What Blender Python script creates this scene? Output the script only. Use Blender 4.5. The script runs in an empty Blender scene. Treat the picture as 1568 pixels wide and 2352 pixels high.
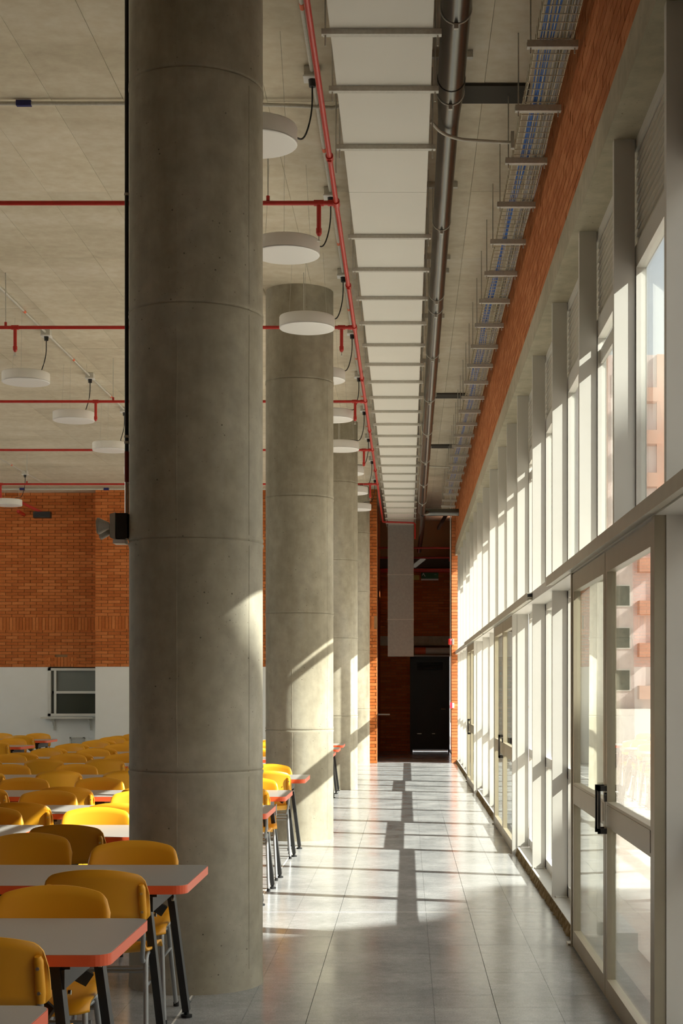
import bpy, math, random
from mathutils import Vector, Matrix

random.seed(7)
S = bpy.context.scene
COL = S.collection
PI = math.pi

# ------------------------------------------------------------------ camera, sky, sun, exposure
H_CAM, F_PX, VPX, VPY = 1.5, 3500.0, 935.0, 1580.0        # eye height, focal length and vanishing point in a 1568x2352 frame
cam_d = bpy.data.cameras.new('camera')
cam = bpy.data.objects.new('camera', cam_d); COL.objects.link(cam)
cam.location = (0, 0, H_CAM); cam.rotation_euler = (PI / 2, 0, 0)
cam_d.sensor_fit = 'AUTO'; cam_d.sensor_width = 36.0
cam_d.lens = F_PX / 2352.0 * 36.0
cam_d.shift_x = (784 - VPX) / 2352.0
cam_d.shift_y = (VPY - 1176) / 2352.0
cam_d.clip_start = 0.05; cam_d.clip_end = 800
S.camera = cam

SUN_DIR = Vector((-1.0, 0.315, -0.81)).normalized()
world = bpy.data.worlds.new('sky'); S.world = world; world.use_nodes = True
wn = world.node_tree.nodes; wl = world.node_tree.links
bg = wn['Background']
sky = wn.new('ShaderNodeTexSky'); sky.sky_type = 'NISHITA'; sky.sun_disc = False
sky.sun_elevation = math.asin(-SUN_DIR.z)
sky.sun_rotation = math.atan2(-SUN_DIR.x, -SUN_DIR.y)
sky.air_density = 1.0; sky.dust_density = 5.0; sky.ozone_density = 1.0
haze = wn.new('ShaderNodeMix'); haze.data_type = 'RGBA'; haze.inputs[0].default_value = .7     # thin high haze over the blue
wl.new(sky.outputs[0], haze.inputs[6]); haze.inputs[7].default_value = (4.2, 4.2, 4.1, 1)
wl.new(haze.outputs[2], bg.inputs[0]); bg.inputs[1].default_value = 0.36
sun_d = bpy.data.lights.new('sun', 'SUN'); sun_d.energy = 12.0; sun_d.angle = math.radians(0.53)
sun_d.color = (1.0, 0.965, 0.90)
sun = bpy.data.objects.new('sun', sun_d); COL.objects.link(sun)
sun.location = (30, -9, 25); sun.rotation_euler = SUN_DIR.to_track_quat('-Z', 'Y').to_euler()
S.view_settings.view_transform = 'Standard'; S.view_settings.look = 'None'
S.view_settings.gamma = 1.0; S.view_settings.use_curve_mapping = False
S.view_settings.exposure = 0.32

# ------------------------------------------------------------------ helpers
def link(o, parent=None):
    COL.objects.link(o)
    if parent is not None: o.parent = parent
    return o

class MB:
    """collects shapes; build() links them as one mesh object"""
    def __init__(s): s.v = []; s.f = []; s.sm = []
    def add(s, vs, fs, smooth=False):
        n = len(s.v); s.v += [tuple(p) for p in vs]
        for f in fs: s.f.append(tuple(i + n for i in f)); s.sm.append(smooth)
        return s
    def box(s, x0, x1, y0, y1, z0, z1):
        vs = [(x, y, z) for z in (z0, z1) for y in (y0, y1) for x in (x0, x1)]
        return s.add(vs, [(0,2,3,1),(4,5,7,6),(0,1,5,4),(2,6,7,3),(0,4,6,2),(1,3,7,5)])
    def obox(s, c, ax, ay, az):
        """box about centre c with half-axis vectors"""
        c, ax, ay, az = map(Vector, (c, ax, ay, az))
        vs = [c + ax*i + ay*j + az*k for k in (-1,1) for j in (-1,1) for i in (-1,1)]
        return s.add(vs, [(0,2,3,1),(4,5,7,6),(0,1,5,4),(2,6,7,3),(0,4,6,2),(1,3,7,5)])
    def bar(s, a, b, w, h, up=(0,0,1)):
        a, b, up = Vector(a), Vector(b), Vector(up)
        d = (b - a); L = d.length; d.normalize()
        sx = d.cross(up)
        if sx.length < 1e-5: sx = d.cross(Vector((1,0,0)))
        sx.normalize(); sz = sx.cross(d)
        return s.obox((a+b)/2, sx*w/2, d*L/2, sz*h/2)
    def tube(s, pts, r, n=10, caps=True):
        pts = [Vector(p) for p in pts]; rs = r if isinstance(r, (list, tuple)) else [r]*len(pts)
        t0 = (pts[1]-pts[0]).normalized()
        ref = Vector((0,0,1)) if abs(t0.z) < .9 else Vector((1,0,0))
        u = t0.cross(ref).normalized(); rings = []
        for i, p in enumerate(pts):
            if i == 0: t = t0
            elif i == len(pts)-1: t = (pts[i]-pts[i-1]).normalized()
            else:
                t = ((pts[i]-pts[i-1]).normalized() + (pts[i+1]-pts[i]).normalized())
                t = t.normalized() if t.length > 1e-6 else (pts[i]-pts[i-1]).normalized()
            u = (u - t*u.dot(t)).normalized(); w = t.cross(u)
            rings.append([p + (u*math.cos(2*PI*k/n) + w*math.sin(2*PI*k/n))*rs[i] for k in range(n)])
        base = len(s.v); vs = [q for R in rings for q in R]; fs = []
        for i in range(len(rings)-1):
            for k in range(n):
                a = i*n+k; b = i*n+(k+1) % n
                fs.append((a, b, b+n, a+n))
        s.add(vs, fs, True)
        if caps:
            s.add(rings[0], [tuple(reversed(range(n)))]); s.add(rings[-1], [tuple(range(n))])
        return s
    def lathe(s, prof, n=32, c=(0,0,0), smooth=True):
        vs = []; fs = []
        for r, z in prof:
            for k in range(n):
                a = 2*PI*k/n; vs.append((c[0]+r*math.cos(a), c[1]+r*math.sin(a), c[2]+z))
        m = len(prof)
        for i in range(m-1):
            for k in range(n):
                a = i*n+k; b = i*n+(k+1) % n
                fs.append((a, b, b+n, a+n))
        s.add(vs, fs, smooth)
        if prof[0][0] > 1e-4: s.add(vs[:n], [tuple(reversed(range(n)))])
        if prof[-1][0] > 1e-4: s.add(vs[-n:], [tuple(range(n))])
        return s
    def prism(s, poly, x0, x1):
        """polygon of (y,z) extruded in x"""
        n = len(poly)
        vs = [(x0, y, z) for y, z in poly] + [(x1, y, z) for y, z in poly]
        fs = [tuple(range(n)), tuple(reversed(range(n, 2*n)))]
        fs += [(i, i+n, (i+1) % n + n, (i+1) % n) for i in range(n)]
        return s.add(vs, fs)
    def slab(s, poly, z0, z1):
        n = len(poly)
        vs = [(x, y, z0) for x, y in poly] + [(x, y, z1) for x, y in poly]
        fs = [tuple(reversed(range(n))), tuple(range(n, 2*n))]
        fs += [(i, (i+1) % n, (i+1) % n + n, i+n) for i in range(n)]
        return s.add(vs, fs)
    def mesh(s, name, mat):
        me = bpy.data.meshes.new(name); me.from_pydata(s.v, [], s.f)
        me.polygons.foreach_set('use_smooth', s.sm)
        me.materials.append(mat); me.update()
        return me
    def build(s, name, mat, parent=None):
        return link(bpy.data.objects.new(name, s.mesh(name, mat)), parent)

def fillet(pts, r, n=5):
    """round the corners of a polyline"""
    pts = [Vector(p) for p in pts]; out = [pts[0]]
    for i in range(1, len(pts)-1):
        p = pts[i]; a = (pts[i-1]-p); b = (pts[i+1]-p)
        d = min(r, a.length*.48, b.length*.48)
        A = p + a.normalized()*d; B = p + b.normalized()*d
        for k in range(n+1):
            t = k/n; out.append(A*(1-t)**2 + p*2*t*(1-t) + B*t*t)
    out.append(pts[-1]); return out

def empty(name, loc=(0,0,0), rz=0, parent=None):
    o = bpy.data.objects.new(name, None); o.location = loc; o.rotation_euler = (0,0,rz); o.empty_display_size = .1
    return link(o, parent)
def tag(o, label, cat, group=None):
    o['label'] = label; o['category'] = cat
    if group: o['group'] = group
    return o
def struct(o, label=None):
    o['kind'] = 'structure'
    if label: o['label'] = label
    return o
def copy_tree(o, parent=None):
    c = o.copy(); link(c, parent)
    for ch in list(o.children): copy_tree(ch, c)
    return c
ORD = ['first','second','third','fourth','fifth','sixth','seventh','eighth','ninth','tenth','eleventh','twelfth','thirteenth','fourteenth']

# ------------------------------------------------------------------ materials
def srgb(r, g, b):
    f = lambda c: (c/255/12.92) if c/255 <= .04045 else ((c/255+.055)/1.055)**2.4
    return (f(r), f(g), f(b), 1)
class Mat:
    def __init__(s, name, col=(.5,.5,.5,1), rough=.6, metal=0.0, spec=.5):
        s.m = bpy.data.materials.new(name); s.m.use_nodes = True
        s.n = s.m.node_tree.nodes; s.l = s.m.node_tree.links
        s.b = s.n['Principled BSDF']; s.out = s.n['Material Output']
        s.b.inputs['Base Color'].default_value = col
        s.b.inputs['Roughness'].default_value = rough
        s.b.inputs['Metallic'].default_value = metal
        s.b.inputs['Specular IOR Level'].default_value = spec
        s._co = None
    def co(s, scale=(1,1,1)):
        if s._co is None:                                   # world position, so that parts of one thing share one grain
            s._co = s.n.new('ShaderNodeNewGeometry')
        mp = s.n.new('ShaderNodeMapping'); mp.inputs['Scale'].default_value = scale
        s.l.new(s._co.outputs['Position'], mp.inputs[0]); return mp.outputs[0]
    def noise(s, scale, detail=4, rough=.55, stretch=(1,1,1)):
        t = s.n.new('ShaderNodeTexNoise'); t.inputs['Scale'].default_value = scale
        t.inputs['Detail'].default_value = detail; t.inputs['Roughness'].default_value = rough
        s.l.new(s.co(stretch), t.inputs['Vector']); return t.outputs['Fac']
    def ramp(s, fac, stops):
        r = s.n.new('ShaderNodeValToRGB'); e = r.color_ramp.elements
        e[0].position, e[0].color = stops[0]; e[1].position, e[1].color = stops[-1]
        for p, c in stops[1:-1]:
            x = e.new(p); x.color = c
        s.l.new(fac, r.inputs[0]); return r.outputs[0]
    def mix(s, fac, a, b, mode='MIX'):
        m = s.n.new('ShaderNodeMix'); m.data_type = 'RGBA'; m.blend_type = mode
        for inp, v in ((m.inputs[0], fac), (m.inputs[6], a), (m.inputs[7], b)):
            if hasattr(v, 'links'): s.l.new(v, inp)
            else: inp.default_value = v
        return m.outputs[2]
    def math(s, op, a, b=0.0):
        m = s.n.new('ShaderNodeMath'); m.operation = op
        for i, v in ((0, a), (1, b)):
            if hasattr(v, 'links'): s.l.new(v, m.inputs[i])
            else: m.inputs[i].default_value = v
        return m.outputs[0]
    def rnd(s):
        o = s.n.new('ShaderNodeObjectInfo'); g = s.n.new('ShaderNodeNewGeometry')
        return s.math('FRACT', s.math('ADD', o.outputs['Random'], g.outputs['Random Per Island']))
    def color(s, c): s.l.new(c, s.b.inputs['Base Color']); return s
    def rough(s, c): s.l.new(c, s.b.inputs['Roughness']); return s
    def bump(s, h, strength=.2, dist=.01):
        b = s.n.new('ShaderNodeBump'); b.inputs['Strength'].default_value = strength; b.inputs['Distance'].default_value = dist
        s.l.new(h, b.inputs['Height']); s.l.new(b.outputs[0], s.b.inputs['Normal']); return s

def g(v): return (v, v, v, 1)
def concrete(name, lo, mid, hi, streak=(1,1,.25), pits=True, vary=0.0):
    M = Mat(name, rough=.8, spec=.3)
    n1 = M.noise(1.3, 6, .62, streak); n2 = M.noise(9, 5, .6)
    c = M.ramp(n1, [(.25, lo), (.5, mid), (.75, hi)])
    c = M.mix(.35, c, M.ramp(n2, [(.3, g(.35)), (.7, g(.75))]), 'OVERLAY')
    if pits:
        v = M.n.new('ShaderNodeTexVoronoi'); v.inputs['Scale'].default_value = 16
        M.l.new(M.co(), v.inputs['Vector'])
        v2 = M.n.new('ShaderNodeTexVoronoi'); v2.inputs['Scale'].default_value = 41
        M.l.new(M.co(), v2.inputs['Vector'])
        pk = M.ramp(M.math('MINIMUM', v.outputs['Distance'], M.math('MULTIPLY', v2.outputs['Distance'], .9)), [(.05, g(1)), (.085, g(0))])
        keep = M.ramp(M.noise(2.3, 2), [(.42, g(0)), (.55, g(1))])
        c = M.mix(M.math('MULTIPLY', M.math('MULTIPLY', pk, keep), .75), c, (.05, .045, .035, 1))
    if vary:
        c = M.mix(1.0, c, M.ramp(M.rnd(), [(0, g(1-vary)), (1, g(1.0))]), 'MULTIPLY')
    M.color(c); M.bump(n2, .25, .006)
    return M.m
CONC_COL = concrete('column_concrete', (.17,.148,.098,1), (.335,.305,.23,1), (.455,.435,.365,1))
CONC_CEIL = concrete('ceiling_concrete', (.52,.45,.325,1), (.65,.575,.43,1), (.74,.67,.53,1), (.35,1,1), False, .10)
CONC_BEAM = concrete('lintel_concrete', (.33,.29,.20,1), (.44,.40,.29,1), (.52,.48,.37,1), (1,.3,1))
def brick_mat(name, a, b, c3):
    M = Mat(name, rough=.85, spec=.2)
    n = M.noise(22, 4, .6)
    c = M.ramp(M.rnd(), [(0, a), (.55, b), (1, c3)])
    c = M.mix(.3, c, M.ramp(n, [(.3, g(.3)), (.7, g(.7))]), 'OVERLAY')
    M.color(c); M.bump(n, .3, .004); return M.m
BRICK = brick_mat('brick', srgb(182,108,62), srgb(194,120,72), srgb(206,134,86))
BRICK_D = brick_mat('far_brick', srgb(180,98,46), srgb(193,110,55), srgb(206,124,68))
MORTAR = Mat('mortar', srgb(150,118,84), .95, 0, .1).m
def floor_mat():
    M = Mat('terrazzo', rough=.2, spec=.22)
    n1 = M.noise(2.2, 5, .6); n2 = M.noise(120, 2, .5); n3 = M.noise(18, 5, .65)
    c = M.ramp(n1, [(.3, (.29,.298,.30,1)), (.7, (.40,.405,.40,1))])
    c = M.mix(.25, c, M.ramp(n2, [(.35, g(.25)), (.65, g(.8))]), 'OVERLAY')
    c = M.mix(.25, c, M.ramp(n3, [(.35, g(.3)), (.65, g(.7))]), 'OVERLAY')
    c = M.mix(1.0, c, M.ramp(M.rnd(), [(0, g(.93)), (1, g(1))]), 'MULTIPLY')
    M.color(c); M.rough(M.ramp(n1, [(.3, g(.13)), (.7, g(.24))])); M.bump(n1, .05, .003)
    return M.m
FLOOR = floor_mat()
JOINT = Mat('floor_joint', (.26,.25,.235,1), .9).m
STRIP = Mat('floor_strip', (.80,.78,.72,1), .4).m
def painted(name, col, rough=.5, amt=.12, sc=30):
    M = Mat(name, col, rough)
    n = M.noise(sc, 3)
    M.color(M.mix(amt, col, M.ramp(n, [(.3, g(.25)), (.7, g(.75))]), 'OVERLAY')); return M.m
WHITE_WALL = painted('white_plaster', (.80,.79,.745,1), .8, .15, 3)
ALU = painted('window_frame_paint', (.68,.66,.60,1), .38, .08, 5)
ALU_D = painted('door_frame_anodised', (.35,.305,.215,1), .38, .08, 8)
SLAT = painted('louvre_paint', (.60,.56,.46,1), .45, .06, 8)
TRACK = painted('track_metal', (.50,.47,.38,1), .35, .08, 10)
DARK = Mat('black_powder_coat', (.014,.014,.014,1), .45).m
HANDLE = Mat('dark_handle', (.03,.026,.022,1), .4).m
def curb_mat():
    M = Mat('rough_mortar_edge', rough=.95, spec=.1)
    n = M.noise(14, 6, .7)
    M.color(M.ramp(n, [(.3, (.10,.062,.028,1)), (.5, (.24,.17,.08,1)), (.72, (.46,.40,.28,1))])); M.bump(n, .8, .02); return M.m
CURB = curb_mat()
SILL = painted('sill_metal', (.58,.57,.53,1), .4, .1, 12)
DUCT = painted('duct_board', (.74,.72,.65,1), .55, .06, 2)
GALV = painted('galvanised_steel', (.56,.54,.47,1), .42, .2, 60)
GALV_M = Mat('spiral_duct_metal', (.135,.13,.118,1), .27, .85).m
RED = painted('red_pipe_paint', (.50,.028,.018,1), .4, .15, 20)
ORANGE = Mat('orange_coupling', (.75,.14,.05,1), .5).m
BLUE = Mat('blue_cable', (.05,.19,.62,1), .5).m
GREYC = Mat('grey_cable', (.42,.42,.43,1), .5).m
BLACKC = Mat('black_cable', (.012,.012,.012,1), .5).m
NAVY = Mat('blue_sticker', (.008,.012,.12,1), .5).m
LAMPW = painted('lamp_white', (.80,.79,.75,1), .5, .05, 5)
DIFF = Mat('lamp_diffuser', (.86,.85,.82,1), .35).m
YEL = painted('yellow_plastic', (.86,.40,.018,1), .42, .06, 6)
TUBE = Mat('grey_tube', (.33,.34,.34,1), .38, .3).m
SCREW = Mat('screw_steel', (.6,.58,.5,1), .3, 1).m
LAMI = painted('grey_laminate', (.36,.345,.325,1), .32, .1, 200)
EDGE = painted('orange_edge', (.86,.13,.042,1), .4, .04, 5)
GREY_BOX = painted('grey_plastic', (.40,.37,.31,1), .5, .05, 20)
DARK_BOX = Mat('charcoal_plastic', (.02,.022,.02,1), .5).m
DOOR_D = painted('dark_blue_door', (.03,.042,.045,1), .5, .1, 20)
GAP = Mat('plain_dark', (.055,.048,.036,1), .9).m
RUBBER = Mat('black_rubber', (.01,.01,.01,1), .7).m
PAVE = painted('outdoor_paving', (.66,.58,.51,1), .85, .15, 2)
def glass(name, tint=(.93,.95,.93,1), f0=.05):
    m = bpy.data.materials.new(name); m.use_nodes = True
    n = m.node_tree.nodes; l = m.node_tree.links; n.clear()
    out = n.new('ShaderNodeOutputMaterial'); tr = n.new('ShaderNodeBsdfTransparent'); tr.inputs[0].default_value = tint
    gl = n.new('ShaderNodeBsdfGlossy'); gl.inputs['Roughness'].default_value = .0; gl.inputs[0].default_value = (.93,.95,.94,1)
    lw = n.new('ShaderNodeLayerWeight'); lw.inputs[0].default_value = .5
    p = n.new('ShaderNodeMath'); p.operation = 'POWER'; p.inputs[1].default_value = 5; l.new(lw.outputs['Facing'], p.inputs[0])
    a = n.new('ShaderNodeMath'); a.operation = 'MULTIPLY_ADD'; a.inputs[1].default_value = 1-f0; a.inputs[2].default_value = f0; l.new(p.outputs[0], a.inputs[0])
    geo = n.new('ShaderNodeNewGeometry'); nz = n.new('ShaderNodeTexNoise'); nz.inputs['Scale'].default_value = 1.6; nz.inputs['Detail'].default_value = 1
    mp = n.new('ShaderNodeMapping'); mp.inputs['Scale'].default_value = (1, 1, .5)
    l.new(geo.outputs['Position'], mp.inputs[0]); l.new(mp.outputs[0], nz.inputs['Vector'])
    b = n.new('ShaderNodeBump'); b.inputs['Strength'].default_value = .05; b.inputs['Distance'].default_value = .02
    l.new(nz.outputs['Fac'], b.inputs['Height']); l.new(b.outputs[0], gl.inputs['Normal'])
    mx = n.new('ShaderNodeMixShader'); l.new(a.outputs[0], mx.inputs[0]); l.new(tr.outputs[0], mx.inputs[1]); l.new(gl.outputs[0], mx.inputs[2])
    l.new(mx.outputs[0], out.inputs[0]); return m
GLASS = glass('clear_glass')
GLASS_D = Mat('dark_pane', (.045,.055,.042,1), .12).m
GLASS_G = Mat('frosted_pane', (.16,.17,.145,1), .3).m

# ------------------------------------------------------------------ key dimensions (metres)
CEIL = 5.45
Y_END = 30.3                   # far wall
X_L, Y_N = -12.0, -4.0         # left wall, wall behind the camera
XF, XG = 0.995, 1.10           # inner edge of the fins, inner face of the glazing frame
FIN_Y = [1.2, 2.75, 4.35, 5.88, 7.36, 8.84, 10.47, 12.13, 13.80, 15.25, 16.72, 18.42, 20.1, 21.75, 22.95, 24.3, 25.8, 27.2, 28.6, 30.1]
DOORS = [(5.88, 8.84), (13.80, 16.72), (21.75, 24.3)]
Z_T0, Z_T1 = 2.165, 2.235      # transom
Z_R0, Z_R1 = 3.52, 3.63        # rail under the louvres
Z_S = 4.14                     # soffit of the lintel

# ------------------------------------------------------------------ floor with tiles
floor = struct(MB().box(X_L, 1.16, Y_N, 37.5, -.12, -.009).build('floor', JOINT), 'polished grey terrazzo tile floor')
TS = .29; TX0 = -.455 - TS*40; TY0 = -.1
tile_me = MB().box(0, TS-.0012, 0, TS-.0012, -.008, 0).mesh('tile', FLOOR)
cells = []
nx = int((0.99 - TX0)/TS) + 1
for j in range(0, 126):
    for i in range(nx):
        x = TX0 + i*TS; y = TY0 + j*TS
        if x < X_L or y < Y_N: continue
        px = VPX + F_PX*(x+.14)/max(y+.14, .2); py = VPY + F_PX*H_CAM/max(y+.14, .2)
        cells.append((x, y, (600 < px < 1440) and py < 2420 and x < .95))
near = sorted([c for c in cells if c[2]], key=lambda c: c[1])[:300]
near_set = set((round(c[0], 3), round(c[1], 3)) for c in near)
rest = MB()
for x, y, vis in cells:
    dx = .0015 if abs(x-(-.455)) < .02 or abs(x-.415) < .02 or abs(x-.705) < .02 else 0
    if (round(x, 3), round(y, 3)) in near_set:
        t = link(bpy.data.objects.new('tile', tile_me), floor); t.location = (x+.0006+dx, y+.0006, random.uniform(-.0002, .0002))
    else:
        x1 = min(x+TS-.0006, .99)
        rest.box(x+.0006, x1, y+.0006, y+TS-.0006, -.008, 0)
r = rest.build('tile_field', FLOOR, floor); r['kind'] = 'stuff'
MB().box(-1.053, -1.044, Y_N, 30, -.004, .0006).build('divider_strip', STRIP, floor)
for yy in (10.2,):
    MB().box(-9, .985, yy-.004, yy+.004, -.004, .0006).build('divider_strip', STRIP, floor)

# ------------------------------------------------------------------ ceiling with formwork panels
ceiling = struct(MB().box(X_L, 1.35, Y_N, 37.5, CEIL+.012, CEIL+.3).build('ceiling', GAP), 'bare concrete ceiling with formwork panel joints')
PW, PL = .482, 1.87
px0, py0 = -2.388, 10.26
pan_me = MB().box(.0012, PW-.0012, .0012, PL-.0012, 0, .02).mesh('panel', CONC_CEIL)
far_pan = MB(); cnt = 0
for i in range(-20, 8):
    for j in range(-8, 15):
        x = px0 + i*PW; y = py0 + j*PL
        if x < X_L-.2 or x > 1.3 or y < Y_N-1 or y > 37: continue
        sx = VPX + F_PX*(x+PW/2)/max(y+PL, .5); sy = VPY - F_PX*(CEIL-H_CAM)/max(y+PL, .5)
        if -120 < sx < 1340 and sy > -60 and y < 29.6 and cnt < 298:
            cnt += 1
            o = link(bpy.data.objects.new('panel', pan_me), ceiling); o.location = (x, y, CEIL + random.uniform(-.0012, .0012))
        else:
            z = CEIL + random.uniform(-.0012, .0012)
            far_pan.box(x+.0012, x+PW-.0012, y+.0012, y+PL-.0012, z, z+.02)
far_pan.build('panel_field', CONC_CEIL, ceiling)['kind'] = 'stuff'
for k, yy in enumerate((9.95, 20.4, 24.7)):
    MB().box(.30, .80, yy, yy+.30, CEIL-.02, CEIL-.0015).build('dark_strip', GAP, ceiling)  # flat dark strips stand in for open slots in the ceiling

# ------------------------------------------------------------------ brickwork
BL, BH = .25, .063
def brick_face(parent, axis, plane, proud, a0, a1, z0, z1, mat, keep=None, limit=300, clip=None):
    """courses of real bricks on the plane axis=plane; a runs along the wall. keep(a,z) chooses single bricks."""
    n_c = int(round((z1-z0)/BH)); h = (z1-z0)/n_c
    items = []
    for c in range(n_c):
        z = z0 + c*h; off = (c % 2)*BL/2
        a = a0 - off
        while a < a1 - .01:
            s, e = max(a, a0), min(a+BL, a1)
            if e - s > .03 and not (clip and clip(s, e, z, z+h)): items.append((s+.005, e-.005, z+.004, z+h-.004))
            a += BL
    full = BL-.01
    if axis == 'x':
        me = MB().box(0, proud, 0, full, 0, h-.008).mesh('brick', mat)
    else:
        me = MB().box(0, full, 0, proud, 0, h-.008).mesh('brick', mat)
    rest = MB(); n = 0
    if keep: items.sort(key=lambda t: keep(*t))
    for s, e, zz0, zz1 in items:
        j = random.uniform(-.0015, .0015)
        if keep and n < limit and keep(s, e, zz0, zz1) < 1e5 and abs((e-s)-full) < .002:
            o = link(bpy.data.objects.new('brick', me), parent); n += 1
            o.location = (plane+j, s, zz0) if axis == 'x' else (s, plane+j, zz0)
        elif axis == 'x': rest.box(plane+j, plane+j+proud, s, e, zz0, zz1)
        else: rest.box(s, e, plane+j, plane+j+proud, zz0, zz1)
    if rest.v: rest.build('brick_field', mat, parent)['kind'] = 'stuff'

# right wall: lintel, brick band, slab edge over the glazing
wall_right = struct(empty('wall_right', (0,0,0)), 'brick band and concrete lintel above the glazing')
ZB0, ZB1 = 4.325, 5.295
MB().box(.985, 1.35, Y_N, Y_END+.1, ZB0, ZB1).build('mortar_bed', MORTAR, wall_right)
MB().box(.957, 1.35, Y_N, Y_END+.1, Z_S, ZB0).build('lintel', CONC_BEAM, wall_right)
MB().box(.93, 1.35, Y_N, Y_END+.1, ZB1, CEIL).build('slab_edge', CONC_BEAM, wall_right)
def near_key(s, e, z0, z1):
    y = (s+e)/2
    if y < 4: return 1e6
    sy = VPY - F_PX*(z0-H_CAM)/y
    return y if sy > -40 and VPX + F_PX*.96/y < 1620 else 1e6
brick_face(wall_right, 'x', .963, .022, Y_N, Y_END+.1, ZB0, ZB1, BRICK, near_key, 300)

# far wall: white below, brick above, with the recessed bay at the left and the brick pier at the right
wall_far = struct(empty('wall_far', (0,0,0)), 'far wall, white below and brick above')
ZW = 1.92
XP = -6.2
YR_ = Y_END + .55
MB().box(XP, -.76, Y_END, Y_END+.35, 0, ZW).build('white_base', WHITE_WALL, wall_far)
MB().box(XP, -.60, Y_END+.012, Y_END+.35, ZW, CEIL).build('mortar_bed', MORTAR, wall_far)
MB().box(-.76, -.60, Y_END+.012, Y_END+.35, 0, ZW).build('pier_bed', MORTAR, wall_far)
MB().box(XP, XP+.02, Y_END+.35, YR_, 0, ZW).build('return_base', WHITE_WALL, wall_far)
MB().box(XP, XP+.02, Y_END+.35, YR_, ZW, CEIL).build('return_face', BRICK_D, wall_far)
SOLD = (2.66, 2.93)
def pier_key(s, e, z0, z1): return abs((s+e)/2 + 5.8) if (s+e)/2 < -5.2 else 1e6
def skip_sold(s, e, z0, z1): return z1 > SOLD[0]+.02 and z0 < SOLD[1]-.02
def skip_sold_w(s, e, z0, z1):
    return skip_sold(s, e, z0, z1)
brick_face(wall_far, 'y', Y_END-.012, .026, XP, -.60, ZW, CEIL, BRICK_D, pier_key, 240, skip_sold)
brick_face(wall_far, 'y', Y_END-.012, .026, -.76, -.60, 0, ZW, BRICK_D)
sold_me = MB().box(0, .058, 0, .026, 0, SOLD[1]-SOLD[0]-.01).mesh('soldier_brick', BRICK_D)
n = int((-.6-XP)/.066)
for i in range(n):
    if i < 40:
        o = link(bpy.data.objects.new('soldier_brick', sold_me), wall_far); o.location = (XP+.004+i*.066, Y_END-.012, SOLD[0]+.005)
rest = MB()
for i in range(40, n): rest.box(XP+.004+i*.066, XP+.062+i*.066, Y_END-.012, Y_END+.014, SOLD[0]+.005, SOLD[1]-.005)
rest.build('soldier_field', BRICK_D, wall_far)['kind'] = 'stuff'

wall_recess = struct(empty('wall_far_recess', (0,0,0)), 'recessed bay of the far wall with serving hatch')
YR = Y_END + .55
WX0, WX1, WZ0, WZ1 = -7.27, -6.31, .93, 1.90
MB().box(X_L, WX0, YR, YR+.3, 0, ZW).build('white_base', WHITE_WALL, wall_recess)
MB().box(WX1, XP+.01, YR, YR+.3, 0, ZW).build('white_base', WHITE_WALL, wall_recess)
MB().box(WX0, WX1, YR, YR+.3, 0, WZ0).build('white_base', WHITE_WALL, wall_recess)
MB().box(X_L, XP+.01, YR+.012, YR+.3, ZW, CEIL).build('mortar_bed', MORTAR, wall_recess)
brick_face(wall_recess, 'y', YR-.012, .026, X_L, XP, ZW, CEIL, BRICK_D, lambda s, e, z0, z1: abs((s+e)/2+7.0)+abs(z0-2.3) if (s+e)/2 > -8.0 else 1e6, 220,
           lambda s, e, z0, z1: skip_sold(s, e, z0, z1) or (s > -7.35 and e < -6.7 and z0 < 2.14))
n = int((XP-X_L)/.066); rest = MB(); m = 0
for i in range(n):
    x = XP - .066*(i+1)+.004
    if x > -8.1:
        o = link(bpy.data.objects.new('soldier_brick', sold_me), wall_recess); o.location = (x, YR-.012, SOLD[0]+.005)
    else: rest.box(x, x+.058, YR-.012, YR+.014, SOLD[0]+.005, SOLD[1]-.005)
rest.build('soldier_field', BRICK_D, wall_recess)['kind'] = 'stuff'
short_me = MB().box(0, .058, 0, .026, 0, .19).mesh('soldier_brick', BRICK_D)
for i in range(10):
    o = link(bpy.data.objects.new('soldier_brick', short_me), wall_recess); o.location = (-7.34+i*.066, YR-.012, ZW+.012)
# serving hatch window
MB().box(WX0-.2, WX1+.2, YR+.29, YR+.33, .4, 2.3).build('hatch_light_block', GAP, wall_recess)  # unseen dark sheet added to stop sky leaking in round the hatch
hatch = struct(empty('window_30', (0,0,0)), 'serving hatch window with two dark panes')
MB().box(WX0, WX0+.06, YR-.02, YR+.1, WZ0, WZ1).build('frame', ALU, hatch)
MB().box(WX0+.12, WX0+.165, YR+.0, YR+.1, WZ0, WZ1).build('frame', ALU, hatch)
MB().box(WX0, WX1, YR-.02, YR+.1, WZ1-.05, WZ1).build('frame', ALU, hatch)
MB().box(WX0+.165, WX1, YR-.0, YR+.1, 1.385, 1.435).build('frame', ALU, hatch)
MB().box(WX0, WX1, YR-.02, YR+.1, WZ0, WZ0+.05).build('frame', ALU, hatch)
MB().box(WX0+.06, WX1, YR+.05, YR+.06, 1.435, WZ1-.05).build('pane', GLASS_G, hatch)
MB().box(WX0+.06, WX1, YR+.05, YR+.06, WZ0+.05, 1.385).build('pane', GLASS_D, hatch)
shelf = tag(empty('serving_shelf', (-6.82, YR, .88)), 'thin grey shelf on two brackets below the serving hatch', 'shelf')
MB().box(-.53, .51, -.30, -.001, 0, .035).build('board', GALV, shelf)
for x in (-.32, .42):
    MB().bar((x,-.02,0), (x,-.02,-.24), .03, .02, (0,1,0)).bar((x,-.01,-.02), (x,-.26,-.02), .02, .02).bar((x,-.02,-.2), (x,-.2,-.02), .012, .012).build('bracket', GALV, shelf)
vent = tag(empty('wall_vent', (-6.68, YR, .30)), 'small grey louvred vent low on the white far wall', 'vent')
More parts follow.
